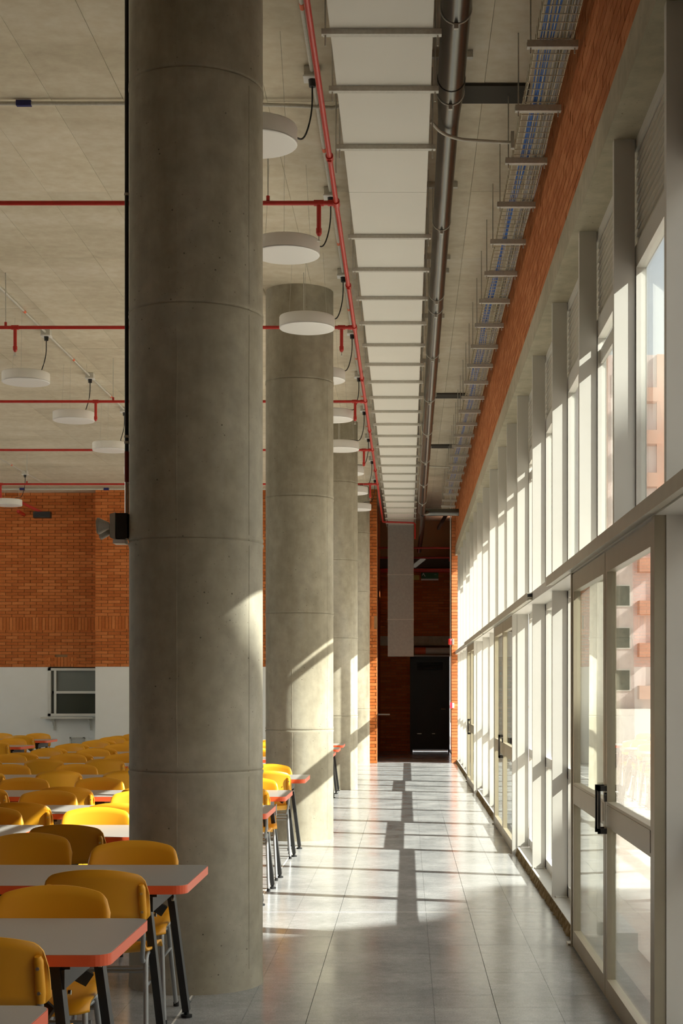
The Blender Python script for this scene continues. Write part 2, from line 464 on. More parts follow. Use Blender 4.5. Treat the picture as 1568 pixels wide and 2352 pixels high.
MB().box(-.15,-.12,-.02,-.001,0,.2).box(.12,.15,-.02,-.001,0,.2).box(-.15,.15,-.02,-.001,.18,.2).box(-.15,.15,-.02,-.001,0,.02).build('frame', GALV, vent)
for k in range(5): MB().box(-.12,.12,-.014,-.001,.03+k*.03,.045+k*.03).build('slat', GALV, vent)

# closing walls that the camera does not look at
struct(MB().box(X_L-.2, X_L, Y_N, 9, 0, CEIL).build('wall_left_near', BRICK_D), 'brick wall left of the viewer')  # dark brick here keeps bounced light off the near column
struct(MB().box(X_L-.2, X_L, 29, YR+.3, 0, CEIL).box(X_L-.2, X_L, 9, 29, 0, 1.1).box(X_L-.2, X_L, 9, 29, 5.1, CEIL).build('wall_left', WHITE_WALL), 'left wall of the hall')
wl_ = struct(empty('window_31', (X_L-.1, 9, 1.1)), 'added window band in the unseen left wall, brightens the far end')  # unseen windows added so that sky light reaches the far end
for i in range(11): MB().box(-.04, .04, i*2-.03, i*2+.03, 0, 4.0).build('mullion', ALU, wl_)
for i in range(10): MB().box(-.003, .003, i*2+.03, i*2+1.97, 0, 4.0).build('pane', GLASS, wl_)
struct(MB().box(X_L-.2, 1.35, Y_N-.2, Y_N, 0, CEIL).box(1.16, 1.35, Y_N, 1.2, -.05, Z_S).build('wall_near', BRICK_D), 'brick wall behind and beside the viewer')  # side wall made solid and brick dark to dim the near end

# passage beyond the hall end
pier = struct(empty('wall_pier', (0,0,0)), 'narrow brick pier between glazing and passage')
MB().box(.893, 1.35, Y_END+.112, Y_END+.45, 0, CEIL).build('mortar_bed', MORTAR, pier)
brick_face(pier, 'y', Y_END+.10, .026, .88, 1.13, 0, CEIL, BRICK)
wall_pass_l = struct(MB().box(-.95, -.64, Y_END+.35, 37.3, 0, CEIL).build('wall_passage_left', BRICK_D), 'left brick wall of the dark passage')
wall_pass_r = struct(MB().box(1.06, 1.35, Y_END+.45, 37.3, 0, 4.55).box(1.06, 1.35, Y_END+.45, 34.6, 4.55, CEIL).box(1.06, 1.35, 35.3, 37.3, 4.55, CEIL).box(1.06, 1.35, 34.6, 35.3, 4.55, 5.0).build('wall_passage_right', BRICK_D), 'right brick wall of the dark passage')  # high opening added to let daylight into the passage
Y_P = 36.0
wall_pass = struct(empty('wall_passage_end', (0,0,0)), 'dark brick end wall of the passage')
DX0, DX1, DZ = .07, 1.0, 2.24
MB().box(-.64, DX0, Y_P+.012, Y_P+.3, 0, CEIL).box(DX0, 1.06, Y_P+.012, Y_P+.3, DZ+.02, CEIL).build('mortar_bed', MORTAR, wall_pass)
brick_face(wall_pass, 'y', Y_P-.012, .026, -.64, DX0, 0, 2.50, BRICK_D)
brick_face(wall_pass, 'y', Y_P-.012, .026, -.64, 1.06, 2.72, 4.3, BRICK_D)
MB().box(-.64, 1.06, Y_P-.06, Y_P+.02, 2.50, 2.72).build('concrete_band', CONC_BEAM, wall_pass)
MB().box(-.64, 1.06, Y_P-.5, Y_P+.02, 4.3, 4.55).build('dark_beam', GAP, wall_pass)
d4 = struct(empty('door_4', ((DX0+DX1)/2, Y_P, 0)), 'dark blue metal door with louvre at the passage end')
hw = (DX1-DX0)/2
MB().box(-hw, -hw+.06, -.03, .05, 0, DZ).box(hw-.04, hw, -.03, .05, 0, DZ).box(-hw, hw, -.03, .05, DZ-.05, DZ).build('frame', DOOR_D, d4)
leaf = MB().box(-hw+.06, hw-.04, 0, .04, .04, DZ-.05).build('leaf', DOOR_D, d4)
MB().box(-hw+.13, -hw+.16, -.012, 0, .12, DZ-.12).box(hw-.14, hw-.11, -.012, 0, .12, DZ-.12).box(-hw+.13, hw-.11, -.012, 0, .12, .15).box(-hw+.13, hw-.11, -.012, 0, 1.05, 1.08).box(-hw+.13, hw-.11, -.012, 0, 1.86, 1.89).build('moulding', DOOR_D, leaf)
for k in range(6): MB().obox((0, -.006, 1.93+k*.032), (hw-.16,0,0), (0,.008,.008), (0,-.003,.003)).build('louvre_slat', DOOR_D, leaf)
MB().box(-hw+.07, hw-.05, -.004, .036, .012, .036).build('threshold_strip', painted('threshold_metal', (.75,.62,.48,1), .4), d4)
MB().box(-hw-.03, hw+.02, -.05, -.0, DZ+.0, DZ+.03).build('head_strip', ALU, d4)
MB().tube([(hw-.1,-.0,1.0),(hw-.1,-.05,1.0),(hw-.2,-.05,1.0)], .01, 8).build('lever', SCREW, leaf)
MB().box(.05, .12, -.007, 0, .41, .425).box(-.3, -.2, -.007, 0, .41, .425).build('slot_trim', SCREW, leaf)

# ------------------------------------------------------------------ glazing: sill, transom, bays, doors
sill = struct(MB().box(.99, 1.35, 1.2, 5.80, -.05, .065).box(.99, 1.35, 8.92, 13.72, -.05, .065).box(.99, 1.35, 16.8, 21.47, -.05, .065).box(.99, 1.35, 24.38, Y_END+.1, -.05, .065).build('trim_1', SILL), 'low metal sill under the fixed glazing')
for a, b in ((1.2, 5.80), (8.92, 13.72), (16.8, 21.47), (24.38, Y_END+.1)):
    # uneven mortar face of the sill
    m = MB(); N = max(2, int((b-a)/.05)); top = []; bot = []
    for i in range(N+1):
        y = a + (b-a)*i/N
        top.append((.988+random.uniform(-.004,.003), y, .062+random.uniform(-.004,.002))); bot.append((.972+random.uniform(-.012,.006), y, 0.0))
    vs = top+bot+[(.992, a+(b-a)*i/N, -.02) for i in range(N+1)]+[(.992, a+(b-a)*i/N, .063) for i in range(N+1)]
    k = N+1; fs = []
    for i in range(N): fs += [(i, k+i, k+i+1, i+1), (3*k+i, i, i+1, 3*k+i+1), (k+i, 2*k+i, 2*k+i+1, k+i+1)]
    m.add(vs, fs).build('mortar_face', CURB, sill)
struct(MB().box(.955, 1.16, 1.2, Y_END+.1, Z_T0, Z_T1).build('trim_2', ALU), 'horizontal transom through the glazing')

def in_door(a, b): return any(a > d0-.1 and b < d1+.1 for d0, d1 in DOORS)
SASH = (8.84, 13.80, 15.25, 16.72, 20.1, 25.8, 28.6)
slat_me_cache = {}
for k in range(len(FIN_Y)-1):
    a, b = FIN_Y[k], FIN_Y[k+1]; L = b-a; dr = in_door(a, b)
    w = struct(empty('window_%d' % (k+1), (0, a, 0)), 'glazed bay %s from the viewer' % ((ORD+['fifteenth','sixteenth','seventeenth','eighteenth','nineteenth','twentieth'])[k]))
    z0 = Z_T1 if dr else .065
    # fin on the far side of the bay (a steel tube standing proud of the glass)
    mid = any(abs(b-(d0+d1)/2) < .2 for d0, d1 in DOORS)
    zf = Z_T1 if mid else .065
    MB().box(XF, XF+.1, L-.025, L+.025, zf, Z_S).build('fin', ALU, w)
    if zf < 1:
        MB().box(XF+.02, XF+.1, L-.06, L-.025, .065, .075).build('foot_plate', ALU, w)
    # frame
    f = MB()
    def rail(z0, z1): f.box(XG, XG+.05, 0, L, z0, z1)
    f.box(XG, XG+.05, 0, .06, z0, Z_R0).box(XG, XG+.05, L-.037, L, z0, Z_R0)
    rail(Z_T1, Z_T1+.05); rail(Z_R0, Z_R1); rail(Z_S-.05, Z_S)
    if not dr: rail(.065, .14); rail(.875, .95); rail(Z_T0-.05, Z_T0)
    f.build('frame', ALU, w)
    if any(abs(b-s) < .05 for s in SASH):
        MB().box(XG+.015, XG+.035, .055, L-.03, Z_R0-.147, Z_R0-.065).build('sash_rail', ALU, w)
    MB().box(XG+.022, XG+.028, .055, L-.032, Z_T1+.045, Z_R0+.003).build('pane', GLASS, w)
    if not dr:
        MB().box(XG+.022, XG+.028, .055, L-.032, .135, .88).build('pane', GLASS, w)
        MB().box(XG+.022, XG+.028, .055, L-.032, .945, Z_T0-.045).build('pane', GLASS, w)
    key = round(L, 2)
    if key not in slat_me_cache:
        slat_me_cache[key] = MB().obox((0, L/2, 0), (-.004,0,-.0175), (0, L/2-.002, 0), (.006,0,-.0014)).mesh('slat', SLAT)
    ns = 11
    for i in range(ns):
        o = link(bpy.data.objects.new('slat', slat_me_cache[key]), w); o.location = (XG+.018, 0, Z_R1+.024 + i*(Z_S-.05-Z_R1-.005)/ns)
    MB().box(XG+.040, XG+.046, 0, L, Z_R1, Z_S).build('louvre_shade_sheet', GAP, w)  # dark sheet puts the shade between the slats into colour

XD = .955
def pull(parent, y, z0, z1):
    m = MB()
    m.box(XD-.042, XD-.03, y-.009, y+.009, z0, z1)
    m.box(XD-.042, XD, y-.009, y+.009, z1-.025, z1).box(XD-.042, XD, y-.009, y+.009, z0, z0+.025)
    return m.build('handle', HANDLE, parent)
for n, (d0, d1) in enumerate(DOORS):
    d = struct(empty('door_%d' % (n+1), (0, 0, 0)), ['nearest glazed double door with dark pull handles', 'middle glazed double door in the glazing', 'farthest glazed double door in the glazing'][n])
    a, b, c = d0+.03, d1-.0, (d0+d1)/2
    MB().box(XD-.005, XD+.075, d1-.02, d1+.03, 0, Z_T0).build('jamb', ALU if n else ALU_D, d)
    MB().box(XD-.005, XD+.075, d0-.02, d0+.04, 0, Z_T0).build('jamb', ALU if n else ALU_D, d)
    for li, (y0, y1) in enumerate(((d0+.045, c-.008), (c+.008, d1-.025))):
        lf = MB()
        st = .062
        lf.box(XD, XD+.045, y0, y0+st, .012, Z_T0-.01).box(XD, XD+.045, y1-st, y1, .012, Z_T0-.01)
        lf.box(XD, XD+.045, y0+st, y1-st, .012, .105)
        lf.box(XD, XD+.045, y0+st, y1-st, .835, .955).box(XD-.002, XD+.047, y0+st, y1-st, .85, .94)
        lf.box(XD, XD+.045, y0+st, y1-st, 2.055, Z_T0-.01)
        leaf = lf.build('leaf', ALU_D, d)
        MB().box(XD+.02, XD+.026, y0+st-.004, y1-st+.004, .10, .84).build('pane', GLASS, leaf)
        MB().box(XD+.02, XD+.026, y0+st-.004, y1-st+.004, .95, 2.06).build('pane', GLASS, leaf)
        yh = (y1-.045) if li == 0 else (y0+.04)
        pull(leaf, yh, .80, 1.03)
        if li == 0:
            MB().tube([(XD-.012, yh, .985), (XD, yh, .985)], .014, 10).box(XD-.012, XD, yh-.012, yh+.012, .955, .985).build('lock', HANDLE, leaf)
    # sliding track above
    ta, tb = ((1.2, 10.0), (11.6, 18.9), (19.1, 24.4))[n]
    tr = MB().box(XD-.045, XD-.001, ta, tb, 2.185, 2.225).box(XD-.045, XD-.035, ta, tb, 2.165, 2.185).box(XD-.03, XD-.001, ta+.02, tb-.02, 2.172, 2.183)
    trk = tr.build('track', TRACK, d)
    MB().box(XD-.04, XD-.004, ta-.0015, ta, 2.192, 2.218).build('end_cap', RUBBER, trk)
    # floor guide
    MB().box(XD-.02, XD+.02, d1+.03, d1+.12, 0.0, .012).build('floor_guide', TRACK, d)

# ------------------------------------------------------------------ columns
CX, CR = -1.075, .337
def column(y, label, k):
    r0 = empty('concrete_column', (CX, y, 0)); tag(r0, label, 'column', 'round concrete columns in a row')
    prof = [(CR+.004, 0), (CR+.002, .02), (CR, .06)]
    for z in (1.085, 2.235, 3.385, 4.535):
        prof += [(CR, z-.03), (CR+.005, z-.008), (CR+.003, z-.003), (CR-.005, z), (CR+.001, z+.004), (CR+.004, z+.012), (CR, z+.03)]
    prof += [(CR, CEIL)]
    MB().lathe(prof, 72).build('shaft', CONC_COL, r0)
    for ang, z0, z1 in ((-1.72, .1, 5.3), (-.55, .1, 4.5)):
        x, yy = (CR-.004)*math.cos(ang), (CR-.004)*math.sin(ang)
        m = MB(); pts = []
        n = 28
        for i in range(n+1):
            a2 = ang + random.uniform(-.004, .004); z = z0+(z1-z0)*i/n
            pts.append(((CR-.0005)*math.cos(a2), (CR-.0005)*math.sin(a2), z))
        m.tube(pts, .0019, 6).build('formwork_seam', CONC_COL, r0)
    return r0
for k, (y, lab) in enumerate(((7.77, 'nearest thick round concrete column with emergency light on its left'), (15.22, 'second round concrete column, crossed by a slanting sun stripe'),
               (22.67, 'third round concrete column with a cross-shaped window shadow'), (30.0, 'farthest round concrete column against the brick pier'))):
    column(y, lab, k)

# ------------------------------------------------------------------ white rectangular duct with strut hangers
duct = tag(empty('air_duct', (0,0,0)), 'long white rectangular air duct hung under the concrete ceiling', 'duct')
DXA, DXB, DZ0, DZ1 = -.405, .135, 4.955, 5.28
MB().box(DXA, DXB, 3.0, 32.9, DZ0, DZ1).build('duct_body', DUCT, duct)
MB().box(DXA-.01, DXB, 32.36, 32.9, 2.17, DZ0).build('duct_drop', painted('grey_duct_board', (.36,.35,.31,1), .6, .15, 20), duct)
for z in (2.95, 3.9): MB().box(DXA-.014, DXB+.004, 32.352, 32.904, z, z+.012).build('joint_band', GALV, duct)
for y in (10.62, 15.3, 19.9, 24.6): MB().box(DXA-.001, DXB+.001, y, y+.004, DZ0-.001, DZ1+.001).build('seam', GALV, duct)
bars = [7.1, 8.0, 8.76, 9.7, 11.62] + [11.62+.92*i for i in range(1, 23)]
for y in bars:
    hgr = MB().box(DXA-.045, DXB+.045, y-.02, y+.02, DZ0-.030, DZ0-.022).box(DXA-.045, DXB+.045, y-.02, y-.015, DZ0-.022, DZ0-.001).box(DXA-.045, DXB+.045, y+.015, y+.02, DZ0-.022, DZ0-.001).build('hanger_bar', GALV, duct)
    for x in (DXA-.025, DXB+.025):
        MB().tube([(x, y, DZ0-.085), (x, y, CEIL)], .005, 6).build('threaded_rod', GALV, hgr)

# ------------------------------------------------------------------ round metal pipe beside the duct
pp = tag(empty('round_duct', (0,0,0)), 'dark shiny round metal duct running beside the white duct', 'duct')
def zp(y): return 5.23 - .0225*(y-8)
PXC = .268
MB().tube([(PXC, y, zp(y)) for y in (4, 6, 8, 9.3)], .083, 28).build('pipe', GALV_M, pp)
MB().tube([(PXC, 9.25, zp(9.25)), (PXC, 9.3, zp(9.3)), (PXC, 9.75, zp(9.75)), (PXC, 9.85, zp(9.85))], [.087, .087, .072, .070], 28).build('reducer', GALV_M, pp)
MB().tube(fillet([(PXC, 9.8, zp(9.8)), (PXC, 18, zp(18)), (PXC, 28.4, zp(28.4)), (.62, 28.4, zp(28.4)), (.96, 28.4, zp(28.4))], .18, 8), .068, 28).build('pipe', GALV_M, pp)
MB().tube([(PXC+.03, 28.5, zp(28.4)-.02), (PXC+.03, 31.5, 4.72), (PXC+.0, 34.5, 4.6)], .05, 16).build('branch_pipe', GALV_M, pp)
for y in (8.35, 9.45, 11.9, 13.9, 14.35, 16.1, 18.3, 20.4, 22.6, 24.8, 26.9):
    R = .0845 if y < 9.3 else (.084 if y < 9.6 else .0695)
    cl = MB(); n = 28
    pts = [(PXC+R*math.cos(2*PI*i/n), y, zp(y)+R*math.sin(2*PI*i/n)) for i in range(n+1)]
    cl.tube(pts, .005, 6, False)
    cl.box(PXC-.012, PXC+.012, y-.012, y+.012, zp(y)-R-.028, zp(y)-R)
    c = cl.build('clamp', GALV, pp)
    MB().box(PXC-R-.055, PXC+R+.055, y-.02, y+.02, CEIL-.045, CEIL-.002).tube([(PXC-R, y, zp(y)), (PXC-R, y, CEIL-.02)], .004, 6).tube([(PXC+R, y, zp(y)), (PXC+R, y, CEIL-.02)], .004, 6).build('ceiling_strut', GALV, c)

# ------------------------------------------------------------------ wire cable tray with hangers and cables
tray = tag(empty('cable_tray', (0,0,0)), 'wire mesh cable tray hung between round duct and brick band', 'cable tray')
TXA, TXB, TZ = .705, .897, 5.02
basket = MB()
for i in range(6):
    x = TXA + (TXB-TXA)*i/5; basket.box(x-.0022, x+.0022, 4.0, 30.2, TZ-.0022, TZ+.0022)
for x in (TXA, TXB):
    for z in (.03, .06): basket.box(x-.0022, x+.0022, 4.0, 30.2, TZ+z-.0022, TZ+z+.0022)
y = 4.05
while y < 30.1:
    basket.box(TXA, TXB, y-.0022, y+.0022, TZ-.006, TZ-.002)
    for x in (TXA-.004, TXB): basket.box(x, x+.004, y-.0022, y+.0022, TZ-.006, TZ+.064)
    y += .10
basket.build('wire_basket', painted('zinc_wire', (.62,.56,.40,1), .4), tray)
for i in range(25):
    y = 7.36 + .916*i
    if y > 29.9: break
    h = MB().box(TXA-.055, TXB+.03, y-.02, y+.02, TZ-.045, TZ-.035).box(TXA-.055, TXB+.03, y-.02, y-.015, TZ-.035, TZ-.008).box(TXA-.055, TXB+.03, y+.015, y+.02, TZ-.035, TZ-.008).build('hanger_bar', GALV, tray)
    for x in (TXA-.035, TXB+.012): MB().tube([(x, y, TZ-.075), (x, y, CEIL)], .0045, 6).build('threaded_rod', GALV, h)
blue = tag(empty('blue_cables', (0,0,0)), 'bundle of blue data cables lying in the wire tray', 'cable')
for k in range(7):
    pts = []; y = 4.1
    while y < 28:
        pts.append((TXA+.035+.010*k*.8+.012*math.sin(y*.7+.3*k)+.01*math.sin(y*2.1+k), y, TZ+.010+.006*(k % 3)+.003*math.sin(y*3+k))); y += .35
    MB().tube(pts, .0042, 5).build('cable', BLUE, blue)
grey = tag(empty('grey_cables', (0,0,0)), 'bundle of grey cables lying in the wire tray', 'cable')
for k in range(8):
    pts = []; y = 4.1
    while y < 30:
        pts.append((TXA+.125+.009*k+.016*math.sin(y*.55+.2*k)+.008*math.sin(y*1.9+k), y, TZ+.010+.006*(k % 2)+.003*math.sin(y*2.7+k))); y += .35
    MB().tube(pts, .0036, 5).build('cable', GREYC, grey)
for k, yy in enumerate((9.95, 24.6)):
    c = tag(empty('steel_conduit', (0,0,0)), ['bent steel conduit crossing to the cable tray near the duct reducer', 'bent steel conduit crossing to the far part of the cable tray'][k], 'conduit')
    MB().tube(fillet([(.15, yy-.16, 5.14), (.22, yy-.06, 5.10), (.34, yy, 5.08), (TXA-.02, yy, 5.06)], .08), .011, 10).build('tube', painted('conduit_%d' % k, (.60,.57,.48,1), .35), c)
    MB().box(TXA-.03, TXA-.008, yy-.02, yy+.02, 5.02, 5.13).build('clamp', GALV, c)

# ------------------------------------------------------------------ red sprinkler pipes
ZR_, XR_ = 4.93, -.502
main = tag(empty('sprinkler_main', (0,0,0)), 'red sprinkler main pipe running along the left of the white duct', 'pipe')
MB().tube([(XR_, 3.5, ZR_), (XR_, 31.2, ZR_)], .0175, 14).build('pipe', RED, main)
BR = [7.06, 10.78, 14.5, 18.25, 21.97, 25.65]
for y in BR[1:]:
    MB().tube([(XR_, y-.05, ZR_), (XR_, y+.05, ZR_)], .026, 14).tube([(XR_, y, ZR_), (XR_-.06, y, ZR_)], .022, 12).build('tee', RED, main)
for y in (9.85, 13.0, 16.9, 20.3, 24):
    c = MB().tube([(XR_, y-.03, ZR_), (XR_, y+.03, ZR_)], .025, 14).box(XR_-.012, XR_+.012, y-.012, y+.012, ZR_-.034, ZR_+.03).build('coupling', RED, main)
    MB().tube([(XR_+.03, y+.25, ZR_-.02), (XR_+.03, y+.25, CEIL)], .0045, 6).build('hanger_rod', GALV, c)
MB().tube(fillet([(XR_, 31.2, ZR_), (XR_, 31.2, 4.9), (.16, 31.2, 4.88), (.16, 31.2, 4.55)], .05), .0175, 10).build('end_pipe', RED, main)
for i, y in enumerate(BR[1:]):
    br = tag(empty('sprinkler_branch', (0, y, ZR_)), 'red sprinkler branch pipe across the hall ceiling, %s from the viewer' % ORD[i], 'pipe', 'red sprinkler branch pipes')
    MB().tube([(XR_-.05, 0, 0), (-11.8, 0, 0)], .0165, 12).build('pipe', RED, br)
    for x in (-.625, -3.73, -6.84, -9.95):
        dp = MB().tube([(x, 0, 0), (x, 0, -.19)], .0165, 10).tube([(x-.035, 0, 0), (x+.035, 0, 0)], .022, 10).tube([(x, 0, -.18), (x, 0, -.215)], .021, 10).tube([(x, 0, -.215), (x, 0, -.235)], [.021, .010], 10).build('drop', RED, br)
        MB().tube([(x, 0, -.235), (x, 0, -.268)], .005, 6).tube([(x, 0, -.268), (x, 0, -.271)], .014, 8).build('sprinkler_head', GALV, dp)
    for x in (-.985, -3.52 - (.3 if i % 2 else 0), -6.4):
        hd = MB().tube([(x, 0, .015), (x, 0, .05)], .013, 8).build('hanger_sleeve', RED, br)
        MB().tube([(x, 0, .05), (x, 0, CEIL-ZR_)], .005, 6).build('hanger_rod', GALV, hd)

# ------------------------------------------------------------------ lamps, their conduits and cables
def lamp(x, y, cx, label, group):
    L = tag(empty('pendant_lamp', (x, y, 4.74)), label, 'lamp', group)
    MB().lathe([(.250, .006), (.25, .10), (.246, .108), (.0001, .108)], 48).build('drum', LAMPW, L)
    MB().lathe([(.0001, 0), (.238, 0), (.245, .001), (.25, .006), (.25, .012)], 48).build('diffuser', DIFF, L)
    for a in (.5, 2.6, 4.7):
        MB().tube([(.2*math.cos(a), .2*math.sin(a), .1), (.16*math.cos(a), .16*math.sin(a), CEIL-4.74)], .0012, 4).build('suspension_wire', GALV, L)
    bx, by = cx-x, .62
    MB().tube(fillet([(.08, .05, .108), (.12, .12, .16), (bx-.05, by-.05, .22), (bx, by, .42), (bx, by, CEIL-4.74-.08)], .12, 5), .006, 6).build('power_cable', BLACKC, L)
    MB().tube([(bx, by, CEIL-4.74-.12), (bx, by, CEIL-4.74-.075)], [.022, .026], 10).build('cable_plug', BLACKC, L)
    return (x+bx, y+by)
LY = [9.09+2.335*i for i in range(9)]
boxes1 = [lamp(-.905, y, -.605, 'white drum pendant lamp in the row beside the columns, %s from the viewer' % ORD[i], 'drum lamps beside the columns') for i, y in enumerate(LY)]
LY2 = [11.55+2.32*i for i in range(8)]
boxes2 = [lamp(-4.05, y, -3.98, 'white drum pendant lamp above the tables, %s from the viewer' % ORD[i], 'drum lamps above the tables') for i, y in enumerate(LY2)]
LY3 = [20.4, 22.7, 25.0, 27.1]
boxes3 = [lamp(-7.1, y, -6.95, 'white drum pendant lamp near the far left wall, %s from the viewer' % ORD[i], 'drum lamps at the far left') for i, y in enumerate(LY3)]
for cx, bxs, lab in ((-.605, boxes1, 'grey ceiling conduit with junction boxes beside the red main pipe'), (-3.98, boxes2, 'grey ceiling conduit with junction boxes above the tables'), (-6.95, boxes3, 'grey ceiling conduit at the far left of the hall')):
    c = tag(empty('ceiling_conduit', (0,0,0)), lab, 'conduit')
    MB().tube([(cx, 4, CEIL-.035), (cx, 29.5, CEIL-.035)], .0125, 10).build('tube', GALV, c)
    for x, y in bxs:
        b = MB().box(x-.05, x+.05, y-.05, y+.05, CEIL-.065, CEIL-.003).build('junction_box', GALV, c)
        MB().box(x-.056, x+.056, y-.056, y+.056, CEIL-.075, CEIL-.065).build('cover', LAMPW, b)
        MB().tube([(x, y-1.0, CEIL-.035), (x, y-.93, CEIL-.035)], .0145, 10).build('coupling', ORANGE, c)
cc = tag(empty('cross_conduit', (0,0,0)), 'grey conduit with blue sticker running across the ceiling to the duct', 'conduit')
MB().tube([(-11, 10.22, CEIL-.03), (-1.2, 10.22, CEIL-.03), (-.75, 10.22, CEIL-.045), (-.5, 10.22, CEIL-.06), (-.38, 10.22, CEIL-.03)], .013, 10).build('tube', GALV, cc)
MB().box(-2.62, -2.52, 10.203, 10.237, CEIL-.047, CEIL-.012).build('sticker', NAVY, cc)
cc2 = tag(empty('cross_conduit', (0,0,0)), 'grey conduit with blue stickers along the far wall ceiling', 'conduit')
MB().tube([(-11, 29.9, CEIL-.05), (-1.5, 29.9, CEIL-.05)], .018, 10).build('tube', GALV, cc2)
for x in (-7.6, -5.95): MB().box(x, x+.1, 29.875, 29.925, CEIL-.072, CEIL-.025).build('sticker', NAVY, cc2)
# red wall fixture near the far left lamp
sp = tag(empty('wall_speaker', (-7.75, YR-.0, 5.0)), 'black and red bracket fixture high on the far brick wall', 'fixture')
MB().bar((0,-.02,0), (0.0,-.5,.02), .05, .05).bar((-.05,-.5,.25), (.5,-.35,-.02), .03, .05).build('bracket', RED, sp)
MB().box(.28, .62, -.42, -.28, -.1, .02).build('body', DARK, sp)

# emergency light and its conduit on the near column
cond = tag(empty('column_conduit', (0,0,0)), 'dark conduit with a red section down the left side of the nearest column', 'conduit')
cxp, cyp = CX-CR-.012, 7.74
MB().tube([(cxp, cyp, CEIL-.01), (cxp, cyp, 2.70)], .0105, 10).build('tube', DARK_BOX, cond)
MB().tube([(cxp, cyp, 2.70), (cxp, cyp, 2.545)], .0115, 10).build('red_section', painted('dark_red_paint', (.22,.02,.012,1), .5), cond)
MB().tube([(cxp, cyp, 2.545), (cxp, cyp, 2.385)], .0105, 10).build('steel_section', SCREW, cond)
for z in (2.74, 2.77, 4.0): MB().tube([(cxp, cyp, z), (cxp, cyp, z+.012)], .014, 10).build('coupling', GALV, cond)
em = tag(empty('emergency_light', (cxp-.002, cyp, 2.32)), 'grey twin-head emergency light on the left side of the nearest column', 'light')
MB().box(-.045, .013, -.05, .05, -.065, .063).build('back_box', DARK_BOX, em)
MB().add([(-.047,-.055,-.07),(-.047,.055,-.07),(-.047,.055,.066),(-.047,-.055,.066),(-.075,-.05,-.06),(-.075,.05,-.06),(-.075,.05,.058),(-.075,-.05,.058)],
         [(0,1,2,3),(7,6,5,4),(0,4,5,1),(1,5,6,2),(2,6,7,3),(3,7,4,0)]).build('housing', GREY_BOX, em)
for zc, yy in ((.0, -.035), (-.02, .03)):
    hd = MB().lathe([(.018,0),(.022,.012),(.040,.045),(.043,.055),(.040,.06),(.0001,.06)], 20).build('lamp_head', GREY_BOX, em)
    hd.location = (-.080, yy, zc); hd.rotation_euler = (0, -PI/2-.05, .12)
    MB().lathe([(.0001,0),(.03,0),(.034,.004),(.0001,.006)], 20, (0,0,.06)).build('lens', DIFF, hd)
MB().tube([(-.060, -.035, 0), (-.095, -.035, 0)], .010, 8).tube([(-.060, .03, -.02), (-.095, .03, -.02)], .010, 8).build('swivel', GREY_BOX, em)
MB().box(-.06, .0, -.045, .045, -.09, -.07).build('test_cover', LAMPW, em)

# ------------------------------------------------------------------ passage fittings
for k, (y, z) in enumerate(((33.2, 4.55), (34.2, 4.42), (35.3, 4.22))):
    o = tag(empty('passage_pipe', (0, y, z)), ['red pipe across the passage ceiling, nearest of three', 'red pipe across the passage ceiling, middle one of three', 'thick red pipe low across the passage above the signs'][k], 'pipe', 'red pipes in the passage')
    MB().tube([(-.62, 0, 0), (.95 if k < 2 else 1.05, 0, 0)], .02 if k < 2 else .045, 12).build('pipe', RED, o)
    if k < 2: MB().tube([(.95, 0, .0), (.95, 0, -.08)], .02, 10).build('drop', RED, o)
sg = tag(empty('exit_sign', (.52, 35.28, 4.0)), 'small green and white exit sign under the red passage pipe', 'sign')
MB().box(-.2, .2, 0, .03, .03, .17).build('panel', Mat('sign_green', (.02,.11,.04,1), .5).m, sg)
MB().box(-.2, .2, -.002, .03, -.01, .028).build('white_strip', LAMPW, sg)
MB().obox((-.13, -.003, .12), (.025,0,-.04), (0,.002,0), (.008,0,.005)).obox((-.16, -.003, .13), (.012,0,.03), (0,.002,0), (.007,0,-.003)).lathe([(.0001,0),(.03,0),(.03,.003),(.0001,.004)], 14, (.13,-.004,.12)).build('pictogram', LAMPW, sg)
yl = tag(empty('yellow_sign', (.08, 35.28, 4.05)), 'small yellow sign beside the hanging duct in the passage', 'sign')
MB().box(-.12, .2, 0, .03, -.05, .06).build('panel', Mat('sign_yellow', (.55,.47,.12,1), .5).m, yl)
MB().tube([(.0,.015,.06),(.0,.015,.16)], .006, 6).build('stem', GALV, yl)
bt = tag(empty('ceiling_batten', (0,0,0)), 'dark timber batten under the passage ceiling', 'batten')
MB().bar((.95, 31.6, 5.35), (.72, 35.4, 5.2), .06, .06).build('beam', GAP, bt)
gb = tag(empty('grab_bar', (-.64, 33.2, .92)), 'short white grab bar on the left passage wall', 'bar')
MB().tube(fillet([(.0, .1, 0), (.08, .1, 0), (.26, .1, 0)], .04), .018, 10).build('bar', LAMPW, gb)
MB().tube([(0.002, .1, 0), (.012, .1, 0)], .035, 12).build('rose', LAMPW, gb)
ac = tag(empty('horizontal_pipe', (.55, 35.7, 2.37)), 'pale round pipe above the dark passage door', 'pipe')
MB().tube([(-.35, 0, 0), (.45, 0, 0)], .075, 18).build('pipe', GALV, ac)
MB().tube([(-.38, 0, 0), (-.12, 0, 0)], .08, 18).build('orange_lamp', ORANGE, ac)
al = tag(empty('fire_alarm', (.905, 30.3, 1.15)), 'small red fire call point on the brick pier', 'alarm')
MB().box(-.055, -.01, .02, .09, -.06, .06).build('box', painted('alarm_red', (.62,.03,.06,1), .4), al)
MB().box(-.01, .03, .02, .099, -.05, .05).build('back_plate', LAMPW, al)
al2 = tag(empty('alarm_beacon', (.905, 30.3, 2.42)), 'red alarm beacon high on the brick pier', 'alarm')
MB().lathe([(.03,-.06),(.04,-.05),(.04,.05),(.02,.06)], 14, (-.05,.06,0)).build('beacon', painted('beacon_red', (.7,.03,.03,1), .3), al2)
